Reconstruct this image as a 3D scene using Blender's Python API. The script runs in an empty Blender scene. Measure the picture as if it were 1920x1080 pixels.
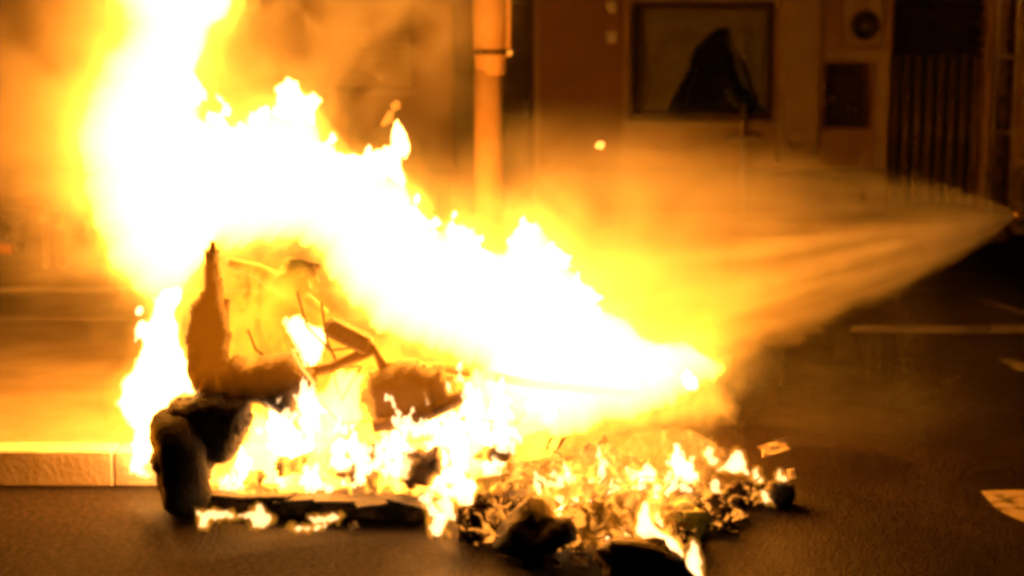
import bpy, math, random
import numpy as np
from mathutils import Vector, Matrix, Euler

random.seed(7)
RNG = np.random.default_rng(11)
sc = bpy.context.scene

# ------------------------------------------------------------------ camera
CAM_H, TILT, F = 1.5, math.radians(8.33), 2800.0        # F in pixels of a 1920 wide picture
cam_d = bpy.data.cameras.new('camera')
cam = bpy.data.objects.new('camera', cam_d)
sc.collection.objects.link(cam)
sc.camera = cam
cam.location = (0, 0, CAM_H)
cam.rotation_euler = (math.radians(90) - TILT, 0, 0)
cam_d.sensor_width = 36
cam_d.lens = F / 1920 * 36
cam_d.clip_start, cam_d.clip_end = 0.05, 500
cam_d.dof.use_dof = True
cam_d.dof.focus_distance = 5.2
cam_d.dof.aperture_fstop = 1.4

# ------------------------------------------------------------------ world: night sky
w = bpy.data.worlds.new('World')
sc.world = w
w.use_nodes = True
wn = w.node_tree
sky = wn.nodes.new('ShaderNodeTexSky')
sky.sky_type = 'NISHITA'
sky.sun_disc = False
sky.sun_elevation = math.radians(-4)
sky.sun_rotation = math.radians(20)
wn.nodes['Background'].inputs['Strength'].default_value = 0.012
wn.links.new(sky.outputs['Color'], wn.nodes['Background'].inputs['Color'])

# ------------------------------------------------------------------ render settings
sc.view_settings.view_transform = 'Standard'
sc.view_settings.look = 'None'
sc.view_settings.exposure = 0
sc.view_settings.gamma = 1
sc.render.engine = 'CYCLES'
cy = sc.cycles
cy.use_denoising = True
try:
    cy.denoiser = 'OPENIMAGEDENOISE'
except Exception:
    pass
cy.pixel_filter_type = 'BLACKMAN_HARRIS'
cy.filter_width = 3.8
cy.max_bounces = 3
cy.diffuse_bounces = 1
cy.glossy_bounces = 1
cy.transmission_bounces = 3
cy.volume_bounces = 0
cy.transparent_max_bounces = 96
cy.volume_max_steps = 160
cy.volume_step_rate = 1.0
cy.sample_clamp_indirect = 3.0
cy.use_adaptive_sampling = True
cy.adaptive_threshold = 0.04

COL = sc.collection
ST, CT = math.sin(TILT), math.cos(TILT)


# ------------------------------------------------------------------ helpers
def P(px, py, Y):
    """world point at depth Y seen at photo pixel (px, py)"""
    u, v = (px - 960) / F, (540 - py) / F
    dy, dz = CT + v * ST, v * CT - ST
    k = Y / dy
    return Vector((u * k, Y, CAM_H + dz * k))


def G(px, py, z=0.0):
    u, v = (px - 960) / F, (540 - py) / F
    dy, dz = CT + v * ST, v * CT - ST
    k = (z - CAM_H) / dz
    return Vector((u * k, dy * k, z))


def tag(o, label=None, cat=None, group=None, kind=None):
    if label: o['label'] = label
    if cat: o['category'] = cat
    if group: o['group'] = group
    if kind: o['kind'] = kind
    return o


def root(name, loc, label, cat, group=None, kind=None):
    o = bpy.data.objects.new(name, None)
    o.location = loc
    o.empty_display_size = 0.1
    COL.objects.link(o)
    return tag(o, label, cat, group, kind)


def wloc(o):
    p = Vector((0, 0, 0))
    while o is not None:
        p = p + Vector(o.location)
        o = o.parent
    return p


def obj(name, verts, faces, mat, parent=None, smooth=False, origin=None):
    """verts in world coordinates; origin = where the object's origin goes"""
    verts = [Vector(v) for v in verts]
    if origin is None:
        n = max(1, len(verts))
        xs = [v.x for v in verts]; ys = [v.y for v in verts]; zs = [v.z for v in verts]
        origin = Vector(((min(xs) + max(xs)) / 2, (min(ys) + max(ys)) / 2, min(zs)))
    origin = Vector(origin)
    me = bpy.data.meshes.new(name)
    me.from_pydata([tuple(v - origin) for v in verts], [], [tuple(int(i) for i in f) for f in faces])
    me.update()
    if smooth:
        me.polygons.foreach_set('use_smooth', [True] * len(me.polygons))
    me.materials.append(mat)
    o = bpy.data.objects.new(name, me)
    COL.objects.link(o)
    o.parent = parent
    o.location = origin - (wloc(parent) if parent else Vector((0, 0, 0)))
    return o


def wav(x, y, scale, seed, octv=3):
    """cheap smooth noise, about -1..1"""
    r = np.random.default_rng(seed)
    out = np.zeros_like(x, dtype=float)
    amp, tot = 1.0, 0.0
    for k in range(octv):
        for j in range(4):
            a = r.uniform(0, 2 * math.pi)
            f = 2 * math.pi / scale * (2 ** k) * r.uniform(.7, 1.35)
            out += amp * .5 * np.sin((x * math.cos(a) + y * math.sin(a)) * f + r.uniform(0, 6.28))
        tot += amp
        amp *= .55
    return out / tot


def sdf_poly(X, Y, poly):
    p = np.asarray(poly, float)
    d = np.full(X.shape, 1e9)
    inside = np.zeros(X.shape, bool)
    n = len(p)
    for i in range(n):
        ax, ay = p[i]
        bx, by = p[(i + 1) % n]
        ex, ey = bx - ax, by - ay
        L = ex * ex + ey * ey + 1e-9
        t = np.clip(((X - ax) * ex + (Y - ay) * ey) / L, 0, 1)
        d = np.minimum(d, np.hypot(X - ax - t * ex, Y - ay - t * ey))
        c = ((ay > Y) != (by > Y))
        if abs(ey) > 1e-9:
            inside ^= c & (X < ex * (Y - ay) / ey + ax)
    return np.where(inside, d, -d)


def inflate(polys, Y, front, back, R, holes=(), iso=0.0, cell=8.0, rough=0.0, rscale=60.0, seed=1,
            soft=False, meander=0.0, depth=None, lump=0.0, rimw=.004):
    """closed body whose outline is the union of polys (photo pixels) at depth Y, with real thickness"""
    allp = np.concatenate([np.asarray(p, float) for p in polys])
    m = max(0, -iso) + rough + 2.5 * cell
    xs = np.arange(allp[:, 0].min() - m, allp[:, 0].max() + m + cell, cell)
    ys = np.arange(allp[:, 1].min() - m, allp[:, 1].max() + m + cell, cell)
    X, Yp = np.meshgrid(xs, ys)
    s = np.full(X.shape, -1e9)
    for p in polys:
        s = np.maximum(s, sdf_poly(X, Yp, p))
    for h in holes:
        s = np.minimum(s, -sdf_poly(X, Yp, h))
    if rough:
        s = s + rough * wav(X, Yp * .7, rscale, seed)
    s = s - iso
    ins = s > 0
    ins[0, :] = ins[-1, :] = False
    ins[:, 0] = ins[:, -1] = False
    pad = np.zeros_like(ins)
    for dy in (-1, 0, 1):
        for dx in (-1, 0, 1):
            pad |= np.roll(np.roll(ins, dy, 0), dx, 1)
    bor = pad & ~ins
    gy, gx = np.gradient(s, cell)
    gl = np.maximum(np.hypot(gx, gy), .35)
    mv = np.clip(-s / gl, 0, cell * .75)
    Xb = X + np.where(bor, gx / gl * mv, 0)
    Yb = Yp + np.where(bor, gy / gl * mv, 0)
    q = np.clip(s / R, 0, 1)
    t = (q * q * (3 - 2 * q)) if soft else np.sqrt(np.clip(1 - (1 - q) ** 2, 0, 1))
    t = np.where(ins, t, 0)
    if lump:
        t = t * (1 + lump * wav(X, Yp, R * 1.3, seed + 5))
    for _ in range(6):                                   # undo any snap that folds a cell over
        bad = np.zeros(X.shape, bool)
        c = [(Xb[:-1, :-1], Yb[:-1, :-1]), (Xb[1:, :-1], Yb[1:, :-1]), (Xb[1:, 1:], Yb[1:, 1:]), (Xb[:-1, 1:], Yb[:-1, 1:])]
        fold = np.zeros(c[0][0].shape, bool)
        for q0 in range(4):
            (ax_, ay_), (bx_, by_), (cx_, cy_) = c[q0 - 1], c[q0], c[(q0 + 1) % 4]
            fold |= ((bx_ - ax_) * (cy_ - by_) - (by_ - ay_) * (cx_ - bx_)) > -.04 * cell * cell
        bad[:-1, :-1] |= fold; bad[1:, :-1] |= fold; bad[1:, 1:] |= fold; bad[:-1, 1:] |= fold
        bad &= bor
        if not bad.any(): break
        Xb = np.where(bad, Xb * .5 + X * .5, Xb); Yb = np.where(bad, Yb * .5 + Yp * .5, Yb)
    yc = np.full(X.shape, float(Y)) if depth is None else depth(Xb, Yb)
    if meander:
        yc = yc + meander * wav(Xb, Yb, 420, seed + 9, 1)
    u, v = (Xb - 960) / F, (540 - Yb) / F
    k = yc / (CT + v * ST)
    wx, wz = u * k, CAM_H + (v * CT - ST) * k
    # drop specks: keep bodies of some size only
    lab = np.zeros(X.shape, int); cur = 0; H, W = X.shape; comps = []
    for j in range(H):
        for i in range(W):
            if ins[j, i] and not lab[j, i]:
                cur += 1; st = [(j, i)]; lab[j, i] = cur; cells = []
                while st:
                    a, b = st.pop(); cells.append((a, b))
                    for da, db in ((1, 0), (-1, 0), (0, 1), (0, -1)):
                        if ins[a + da, b + db] and not lab[a + da, b + db]:
                            lab[a + da, b + db] = cur; st.append((a + da, b + db))
                comps.append(cells)
    big = max(len(q) for q in comps)
    for q in comps:
        if len(q) < max(6, .02 * big):
            for a, b in q: ins[a, b] = False
    near = np.zeros_like(ins)
    for dy in (-1, 0, 1):
        for dx in (-1, 0, 1):
            near |= np.roll(np.roll(ins, dy, 0), dx, 1)
    bor &= near
    idx_f = -np.ones(X.shape, int)
    idx_b = -np.ones(X.shape, int)
    verts = []
    for j in range(H):
        for i in range(W):
            if ins[j, i] or bor[j, i]:
                idx_f[j, i] = len(verts); verts.append((wx[j, i], yc[j, i] - front * t[j, i] - rimw, wz[j, i]))
                idx_b[j, i] = len(verts); verts.append((wx[j, i], yc[j, i] + back * t[j, i] + rimw, wz[j, i]))
    faces, rim = [], {}
    for j in range(H - 1):
        for i in range(W - 1):
            c = [(j, i), (j + 1, i), (j + 1, i + 1), (j, i + 1)]
            if not any(ins[a] for a in c):
                continue
            if any(idx_f[a] < 0 for a in c):
                continue
            faces.append([idx_f[a] for a in c])
            faces.append([idx_b[a] for a in reversed(c)])
            for k in range(4):
                e = (c[k], c[(k + 1) % 4])
                if (e[1], e[0]) in rim: del rim[(e[1], e[0])]
                else: rim[e] = 1
    for a, b in rim:
        faces.append([idx_f[b], idx_f[a], idx_b[a], idx_b[b]])
    return verts, faces


def box(c, sx, sy, sz, rot=None):
    c = Vector(c)
    R_ = rot.to_matrix() if rot is not None else Matrix.Identity(3)
    vs = [c + R_ @ Vector((x * sx / 2, y * sy / 2, z * sz / 2)) for x in (-1, 1) for y in (-1, 1) for z in (-1, 1)]
    fs = [(0, 1, 3, 2), (4, 6, 7, 5), (0, 4, 5, 1), (2, 3, 7, 6), (0, 2, 6, 4), (1, 5, 7, 3)]
    return vs, fs


def bevbox(c, sx, sy, sz, b, rot=None):
    """box with chamfered vertical and top edges (octagonal section, two shrunk caps)"""
    c = Vector(c)
    R_ = rot.to_matrix() if rot is not None else Matrix.Identity(3)
    vs, fs = [], []
    def ring(z, ins):
        hx, hy = sx / 2 - ins, sy / 2 - ins
        bb = b
        pts = [(hx - bb, -hy), (hx, -hy + bb), (hx, hy - bb), (hx - bb, hy), (-hx + bb, hy), (-hx, hy - bb), (-hx, -hy + bb), (-hx + bb, -hy)]
        return [c + R_ @ Vector((x, y, z)) for x, y in pts]
    for z, i in ((-sz / 2, b), (-sz / 2 + b, 0), (sz / 2 - b, 0), (sz / 2, b)):
        vs += ring(z, i)
    for r in range(3):
        for i in range(8):
            fs.append((r * 8 + i, r * 8 + (i + 1) % 8, (r + 1) * 8 + (i + 1) % 8, (r + 1) * 8 + i))
    fs.append(tuple(reversed(range(8)))); fs.append(tuple(range(24, 32)))
    return vs, fs


def merge(*parts):
    vs, fs = [], []
    for v, f in parts:
        o = len(vs)
        vs += list(v)
        fs += [tuple(i + o for i in q) for q in f]
    return vs, fs


def tube(pts, rad, n=10, caps=True):
    pts = [Vector(p) for p in pts]
    if not hasattr(rad, '__len__'):
        rad = [rad] * len(pts)
    vs, fs = [], []
    up = Vector((0, 0, 1))
    for i, p in enumerate(pts):
        d = (pts[min(i + 1, len(pts) - 1)] - pts[max(i - 1, 0)]).normalized()
        a = d.cross(up)
        if a.length < .05:
            a = d.cross(Vector((0, 1, 0)))
        a.normalize()
        b = d.cross(a).normalized()
        for k in range(n):
            t = 2 * math.pi * k / n
            vs.append(p + (a * math.cos(t) + b * math.sin(t)) * rad[i])
    for i in range(len(pts) - 1):
        for k in range(n):
            fs.append((i * n + k, i * n + (k + 1) % n, (i + 1) * n + (k + 1) % n, (i + 1) * n + k))
    if caps:
        fs.append(tuple(reversed(range(n))))
        fs.append(tuple(range((len(pts) - 1) * n, len(pts) * n)))
    return vs, fs


def torus(c, R_, r, axis, n=36, m=12, sq=1.0, wob=0.0):
    """ring round axis; sq widens the section along the axis"""
    c, ax = Vector(c), Vector(axis).normalized()
    a = ax.cross(Vector((0, 0, 1))).normalized()
    b = ax.cross(a).normalized()
    vs, fs = [], []
    for i in range(n):
        t = 2 * math.pi * i / n
        d = a * math.cos(t) + b * math.sin(t)
        for k in range(m):
            p = 2 * math.pi * k / m
            rr = r * (1 + wob * math.sin(5 * t + 3 * p) + wob * math.sin(11 * t))
            vs.append(c + d * (R_ + rr * math.cos(p)) + ax * (rr * sq * math.sin(p)))
    for i in range(n):
        for k in range(m):
            fs.append((i * m + k, ((i + 1) % n) * m + k, ((i + 1) % n) * m + (k + 1) % m, i * m + (k + 1) % m))
    return vs, fs


_ico = None
def chunk(c, sx, sy, sz, seed, rough=.3, rot=0.0):
    """crumpled lump"""
    global _ico
    if _ico is None:
        import bmesh
        bm = bmesh.new()
        bmesh.ops.create_icosphere(bm, subdivisions=3, radius=1)
        bm.verts.ensure_lookup_table()
        _ico = ([v.co.copy() for v in bm.verts], [tuple(v.index for v in f.verts) for f in bm.faces])
        bm.free()
    r = random.Random(seed)
    ph = [(Vector((r.uniform(-3, 3), r.uniform(-3, 3), r.uniform(-3, 3))), r.uniform(0, 6)) for _ in range(5)]
    c = Vector(c)
    E = Euler((r.uniform(-.3, .3), r.uniform(-.3, .3), rot + r.uniform(-.4, .4))).to_matrix()
    vs = []
    for v in _ico[0]:
        k = 1 + rough * sum(math.sin(v.dot(f) * 1.6 + q) for f, q in ph) / 2.2 + rough * .45 * sum(abs(math.sin(v.dot(f) * 4.1 + q)) - .6 for f, q in ph[:3])
        vs.append(c + E @ Vector((v.x * sx * k, v.y * sy * k, v.z * sz * k)))
    return vs, list(_ico[1])


# ------------------------------------------------------------------ materials
def new_mat(name):
    m = bpy.data.materials.new(name)
    m.use_nodes = True
    return m, m.node_tree.nodes, m.node_tree.links


def surf(name, c1, c2, rough=.7, scale=6.0, detail=6, bump=.2, bscale=None, metal=0.0, spec=.4, r2=None, contrast=(.35, .65)):
    m, n, l = new_mat(name)
    b = n['Principled BSDF']
    tc = n.new('ShaderNodeTexCoord')
    nz = n.new('ShaderNodeTexNoise')
    nz.inputs['Scale'].default_value = scale
    nz.inputs['Detail'].default_value = detail
    l.new(tc.outputs['Object'], nz.inputs['Vector'])
    rp = n.new('ShaderNodeValToRGB')
    rp.color_ramp.elements[0].position, rp.color_ramp.elements[1].position = contrast
    rp.color_ramp.elements[0].color = (*c1, 1)
    rp.color_ramp.elements[1].color = (*c2, 1)
    l.new(nz.outputs['Fac'], rp.inputs['Fac'])
    l.new(rp.outputs['Color'], b.inputs['Base Color'])
    b.inputs['Metallic'].default_value = metal
    b.inputs['Specular IOR Level'].default_value = spec
    mr = n.new('ShaderNodeMapRange')
    mr.inputs['To Min'].default_value = rough
    mr.inputs['To Max'].default_value = r2 if r2 is not None else min(1, rough + .15)
    l.new(nz.outputs['Fac'], mr.inputs['Value'])
    l.new(mr.outputs['Result'], b.inputs['Roughness'])
    nb = n.new('ShaderNodeTexNoise')
    nb.inputs['Scale'].default_value = bscale or scale * 6
    nb.inputs['Detail'].default_value = 5
    l.new(tc.outputs['Object'], nb.inputs['Vector'])
    bp = n.new('ShaderNodeBump')
    bp.inputs['Strength'].default_value = bump
    bp.inputs['Distance'].default_value = .02
    l.new(nb.outputs['Fac'], bp.inputs['Height'])
    l.new(bp.outputs['Normal'], b.inputs['Normal'])
    return m


FIRE = (1.0, .32, .027)


def flame_mat(name, strength, col=FIRE):
    """evenly glowing gas: volume only"""
    m, n, l = new_mat(name)
    n.remove(n['Principled BSDF'])
    e = n.new('ShaderNodeEmission')
    e.inputs['Color'].default_value = (*col, 1)
    e.inputs['Strength'].default_value = strength
    l.new(e.outputs['Emission'], n['Material Output'].inputs['Volume'])
    return m


def flicker_mat(name, lo, hi, scale, p0, p1, stretch=.55, col=FIRE, step=1.0, dist=1.2):
    """burning gas broken into licks by stretched noise"""
    m, n, l = new_mat(name)
    n.remove(n['Principled BSDF'])
    e = n.new('ShaderNodeEmission')
    e.inputs['Color'].default_value = (*col, 1)
    tc = n.new('ShaderNodeTexCoord')
    mp = n.new('ShaderNodeMapping')
    mp.inputs['Scale'].default_value = (1, .7, stretch)
    l.new(tc.outputs['Object'], mp.inputs['Vector'])
    nz = n.new('ShaderNodeTexNoise')
    nz.inputs['Scale'].default_value = scale
    nz.inputs['Detail'].default_value = 4
    nz.inputs['Roughness'].default_value = .6
    nz.inputs['Distortion'].default_value = dist
    l.new(mp.outputs['Vector'], nz.inputs['Vector'])
    mr = n.new('ShaderNodeMapRange')
    mr.interpolation_type = 'SMOOTHSTEP'
    mr.inputs['From Min'].default_value = p0
    mr.inputs['From Max'].default_value = p1
    mr.inputs['To Min'].default_value = lo
    mr.inputs['To Max'].default_value = hi
    l.new(nz.outputs['Fac'], mr.inputs['Value'])
    l.new(mr.outputs['Result'], e.inputs['Strength'])
    l.new(e.outputs['Emission'], n['Material Output'].inputs['Volume'])
    m.cycles.volume_step_rate = step
    return m


def smoke_mat(name, dens, scale, lo=.35, hi=.7, col=(.85, .8, .75), aniso=.2, fall=1.0, step=2.0):
    """scattering smoke, thinning to nothing at the edge of its body"""
    m, n, l = new_mat(name)
    n.remove(n['Principled BSDF'])
    v = n.new('ShaderNodeVolumePrincipled')
    v.inputs['Color'].default_value = (*col, 1)
    v.inputs['Anisotropy'].default_value = aniso
    tc = n.new('ShaderNodeTexCoord')
    # radial fall-off in the body's own box
    sub = n.new('ShaderNodeVectorMath'); sub.operation = 'MULTIPLY_ADD'
    sub.inputs[1].default_value = (2, 2, 2); sub.inputs[2].default_value = (-1, -1, -1)
    l.new(tc.outputs['Generated'], sub.inputs[0])
    ln = n.new('ShaderNodeVectorMath'); ln.operation = 'LENGTH'
    l.new(sub.outputs[0], ln.inputs[0])
    fr = n.new('ShaderNodeMapRange'); fr.interpolation_type = 'SMOOTHSTEP'
    fr.inputs['From Min'].default_value = .98; fr.inputs['From Max'].default_value = .98 - fall
    l.new(ln.outputs['Value'], fr.inputs['Value'])
    nz = n.new('ShaderNodeTexNoise')
    nz.inputs['Scale'].default_value = scale
    nz.inputs['Detail'].default_value = 3
    nz.inputs['Distortion'].default_value = .6
    l.new(tc.outputs['Object'], nz.inputs['Vector'])
    mr = n.new('ShaderNodeMapRange'); mr.interpolation_type = 'SMOOTHSTEP'
    mr.inputs['From Min'].default_value = lo; mr.inputs['From Max'].default_value = hi
    mr.inputs['To Min'].default_value = .06 * dens; mr.inputs['To Max'].default_value = dens
    l.new(nz.outputs['Fac'], mr.inputs['Value'])
    mu = n.new('ShaderNodeMath'); mu.operation = 'MULTIPLY'
    l.new(mr.outputs['Result'], mu.inputs[0]); l.new(fr.outputs['Result'], mu.inputs[1])
    l.new(mu.outputs[0], v.inputs['Density'])
    l.new(v.outputs['Volume'], n['Material Output'].inputs['Volume'])
    m.cycles.volume_step_rate = step
    return m


M = {}
def asphalt():
    m = surf('asphalt', (.006, .004, .003), (.032, .021, .015), rough=.75, scale=48, detail=6, bump=.6, bscale=85, spec=.1, contrast=(.38, .68))
    n, l = m.node_tree.nodes, m.node_tree.links
    b = n['Principled BSDF']
    tc = [x for x in n if x.type == 'TEX_COORD'][0]
    st = n.new('ShaderNodeTexNoise'); st.inputs['Scale'].default_value = 1.4; st.inputs['Detail'].default_value = 5; st.inputs['Distortion'].default_value = .8
    l.new(tc.outputs['Object'], st.inputs['Vector'])
    mr = n.new('ShaderNodeMapRange'); mr.inputs['From Min'].default_value = .35; mr.inputs['From Max'].default_value = .65
    mr.inputs['To Min'].default_value = .6; mr.inputs['To Max'].default_value = 1.25
    l.new(st.outputs['Fac'], mr.inputs['Value'])
    src = b.inputs['Base Color'].links[0].from_socket
    mx = n.new('ShaderNodeVectorMath'); mx.operation = 'SCALE'
    l.new(src, mx.inputs[0]); l.new(mr.outputs['Result'], mx.inputs['Scale'])
    l.new(mx.outputs[0], b.inputs['Base Color'])
    rg = n.new('ShaderNodeMapRange'); rg.interpolation_type = 'SMOOTHSTEP'
    rg.inputs['From Min'].default_value = .4; rg.inputs['From Max'].default_value = .6; rg.inputs['To Min'].default_value = .6; rg.inputs['To Max'].default_value = .85
    l.new(st.outputs['Fac'], rg.inputs['Value']); l.new(rg.outputs['Result'], b.inputs['Roughness'])
    return m
M['asphalt'] = asphalt()
M['concrete'] = surf('pavement concrete', (.22, .185, .15), (.32, .275, .22), rough=.75, scale=3, bump=.25, bscale=60)
M['kerb'] = surf('kerb stone', (.55, .5, .43), (.72, .66, .57), rough=.7, scale=7, bump=.3, bscale=50)
M['stucco'] = surf('ochre stucco', (.36, .24, .13), (.47, .32, .18), rough=.85, scale=2.2, bump=.3, bscale=45)
M['trim'] = surf('stone trim', (.45, .35, .22), (.55, .43, .28), rough=.8, scale=4, bump=.2)
M['plinth'] = surf('grey plinth', (.2, .17, .14), (.28, .24, .19), rough=.8, scale=4, bump=.3)
M['darkwood'] = surf('dark wood', (.03, .018, .012), (.06, .035, .022), rough=.55, scale=5, bump=.15)
M['brownboard'] = surf('brown board', (.28, .16, .08), (.34, .2, .1), rough=.7, scale=3, bump=.15)
M['iron'] = surf('black iron', (.03, .028, .03), (.06, .05, .05), rough=.45, scale=12, bump=.15, metal=.3)
M['iron2'] = surf('worn iron bar', (.5, .36, .33), (.6, .45, .4), rough=.4, scale=12, bump=.15, metal=.4)
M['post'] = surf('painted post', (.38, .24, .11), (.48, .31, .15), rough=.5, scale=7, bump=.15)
M['steel'] = surf('galvanised steel', (.42, .39, .36), (.62, .57, .52), rough=.35, scale=10, bump=.1, metal=.6)
M['blind'] = surf('pale blind', (.6, .5, .32), (.72, .6, .4), rough=.8, scale=2, bump=.1)
M['char'] = surf('charred plastic', (.012, .009, .008), (.05, .035, .026), rough=.6, scale=14, bump=.7, bscale=40)
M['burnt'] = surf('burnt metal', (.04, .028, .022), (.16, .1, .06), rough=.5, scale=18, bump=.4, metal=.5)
M['tyre'] = surf('scorched rubber', (.01, .009, .009), (.026, .021, .019), rough=.7, scale=14, bump=.4)
M['ash'] = surf('ash and char', (.02, .014, .01), (.22, .15, .1), rough=.9, scale=16, bump=.8, bscale=60, contrast=(.42, .72))
M['paper'] = surf('singed paper', (.5, .42, .32), (.72, .66, .55), rough=.85, scale=9, bump=.3)
M['card'] = surf('singed cardboard', (.2, .12, .06), (.42, .28, .15), rough=.85, scale=9, bump=.3)
M['green'] = surf('green plastic', (.12, .16, .03), (.26, .3, .06), rough=.4, scale=9, bump=.5)
M['paint'] = surf('worn road paint', (.05, .042, .035), (.4, .36, .3), rough=.7, scale=13, bump=.5, contrast=(.36, .52))
M['gutter'] = surf('dirty gutter stone', (.04, .033, .026), (.1, .082, .065), rough=.8, scale=5, bump=.4)
M['hose'] = surf('hose cloth', (.3, .08, .05), (.4, .12, .07), rough=.8, scale=30, bump=.3)
M['brass'] = surf('brass', (.45, .3, .12), (.6, .42, .18), rough=.3, scale=12, bump=.05, metal=.9)
M['reflector'] = surf('orange reflector', (.7, .2, .03), (.8, .28, .05), rough=.2, scale=9, bump=.05)
M['cloth'] = surf('dark cloth', (.02, .015, .014), (.045, .03, .028), rough=.9, scale=6, bump=.4)
gm, gn, gl_ = new_mat('window glass')
gn.remove(gn['Principled BSDF'])
g_t = gn.new('ShaderNodeBsdfTransparent'); g_t.inputs['Color'].default_value = (.85, .88, .84, 1)
g_g = gn.new('ShaderNodeBsdfGlossy'); g_g.inputs['Roughness'].default_value = .16
g_f = gn.new('ShaderNodeFresnel'); g_f.inputs['IOR'].default_value = 1.45
g_m = gn.new('ShaderNodeMixShader')
gl_.new(g_f.outputs[0], g_m.inputs[0]); gl_.new(g_t.outputs[0], g_m.inputs[1]); gl_.new(g_g.outputs[0], g_m.inputs[2])
gl_.new(g_m.outputs[0], gn['Material Output'].inputs['Surface'])
M['glass'] = gm
em, en, el = new_mat('glowing ember')
en['Principled BSDF'].inputs['Base Color'].default_value = (.05, .02, .01, 1)
en['Principled BSDF'].inputs['Emission Color'].default_value = (1, .38, .06, 1)
en['Principled BSDF'].inputs['Emission Strength'].default_value = 2.2
M['ember'] = em
# ash that still glows in its cracks
hm = surf('smouldering ash', (.01, .007, .005), (.045, .026, .014), spec=.06, rough=.9, scale=14, bump=.8, bscale=50, contrast=(.42, .7))
hn, hl = hm.node_tree.nodes, hm.node_tree.links
h_n = hn.new('ShaderNodeTexNoise'); h_n.inputs['Scale'].default_value = 17; h_n.inputs['Detail'].default_value = 4; h_n.inputs['Distortion'].default_value = 1.0
h_t = [x for x in hn if x.type == 'TEX_COORD'][0]
hl.new(h_t.outputs['Object'], h_n.inputs['Vector'])
h_r = hn.new('ShaderNodeMapRange'); h_r.interpolation_type = 'SMOOTHSTEP'
h_r.inputs['From Min'].default_value = .46; h_r.inputs['From Max'].default_value = .66
h_r.inputs['To Max'].default_value = 1.9
hl.new(h_n.outputs['Fac'], h_r.inputs['Value'])
hn['Principled BSDF'].inputs['Emission Color'].default_value = (1, .3, .03, 1)
hl.new(h_r.outputs['Result'], hn['Principled BSDF'].inputs['Emission Strength'])
M['smoulder'] = hm

# ------------------------------------------------------------------ ground
KERB_Y = G(140, 910).y                     # foot of the near kerb
FAR_Y = G(1750, 626).y                     # foot of the far kerb on the right
WALL_Y = 14.5
BACK_L = G(120, 540, .12).y

def sheet(name, pts, mat, z=None):
    vs = [Vector((p[0], p[1], p[2] if z is None else z)) for p in pts]
    return obj(name, vs, [tuple(range(len(vs)))], mat, origin=Vector((0, 0, vs[0].z)))

# the road: one sheet to the horizon
tag(sheet('road', [(-150, -20, 0), (150, -20, 0), (150, 250, 0), (-150, 250, 0)], M['asphalt']), 'dark grainy asphalt road running under the fire', 'road', kind='structure')

# pavement left of the dropped kerb, with a rounded corner towards the side street
corner = Vector((.55, KERB_Y + .13))
pts = [(-40, KERB_Y + .13)]
for k in range(9):
    a = math.pi / 2 * k / 8
    pts.append((-.45 + .5 * math.sin(a), KERB_Y + .63 - .5 * math.cos(a)))
pts += [(.05, FAR_Y + 2.4), (1.0, WALL_Y - .9), (40, WALL_Y - .9), (40, WALL_Y + .4), (-40, WALL_Y + .4)]
top = [Vector((x, y, .12)) for x, y in pts]
bot = [Vector((x, y, -.1)) for x, y in pts]
n = len(pts)
pf = [tuple(range(n))] + [(i, i + n, (i + 1) % n + n, (i + 1) % n) for i in range(n)]
tag(obj('pavement', top + bot, pf, M['concrete'], origin=(0, KERB_Y, 0)), 'raised concrete pavement behind the fire', 'pavement', kind='structure')

kerb = root('kerb', (0, KERB_Y, 0), 'pale stone kerb along the near edge of the pavement', 'kerb', kind='structure')
def kerb_stone(c, ln, rot, parent, wd=.13, mat=None):
    v, f = bevbox(Vector((0, 0, 0)), ln - .004, wd, .25, .007)
    R_ = Matrix.Rotation(rot, 3, 'Z')
    return obj('kerb_stone', [R_ @ p + Vector(c) for p in v], f, mat or M['kerb'], parent)
x = -.6
while x > -7:
    kerb_stone((x - .5 + .15, KERB_Y + .065, .003 + random.uniform(-.002, .002)), 1.0, random.uniform(-.002, .002), kerb)
    x -= 1.0
for k in range(4):                                   # round the corner
    a = math.pi / 2 * (k + .5) / 4
    kerb_stone((-.45 + .565 * math.sin(a), KERB_Y + .63 - .565 * math.cos(a), .003), .23, a, kerb)
y = KERB_Y + .65
while y < FAR_Y - .3:
    kerb_stone((.115, y + .3, .003), .6, math.pi / 2, kerb); y += .6
far_kerb = root('far_kerb', (2, FAR_Y, 0), 'low pale kerb strip across the road under the water spray', 'kerb', kind='structure')
x = 1.95
while x < 7:
    kerb_stone((x + .4, FAR_Y + .065, -.085 + random.uniform(-.003, .003)), .8, random.uniform(-.004, .004), far_kerb, .04, M['gutter']); x += .8
# gutter strips in the pavement on the left
for nm, py, wd in (('drain_channel', 542, .16), ('paving_band', 596, .05)):
    yy = G(120, py, .124).y
    v, f = box((-20.0, yy, .118), 40.0, wd, .016)
    tag(obj(nm, v, f, M['kerb' if wd > .1 else 'plinth']), 'pale strip across the pavement left of the flames' if wd > .1 else 'thin dark joint across the pavement left of the flames', 'paving', kind='structure')

# road markings on the right
a = [G(1838, 920, .004), G(1990, 917, .004), G(2010, 1002, .004), G(1930, 984, .004), G(1868, 955, .004)]
tag(sheet('road_marking', a, M['paint']), 'short pale painted bar on the road at the right edge', 'road marking', kind='structure')
a = [G(1868, 672, .004), G(1900, 674, .004), G(1960, 690, .004), G(1955, 701, .004), G(1905, 694, .004)]
tag(sheet('road_marking', a, M['paint']), 'small pale painted patch on the road under the water spray', 'road marking', kind='structure')
a = [G(1830, 563, .004), G(1850, 563, .004), G(2060, 622, .004), G(2030, 622, .004)]
tag(sheet('road_line', a, M['kerb']), 'thin slanting pale line on the road beyond the water spray', 'road marking', kind='structure')

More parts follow.
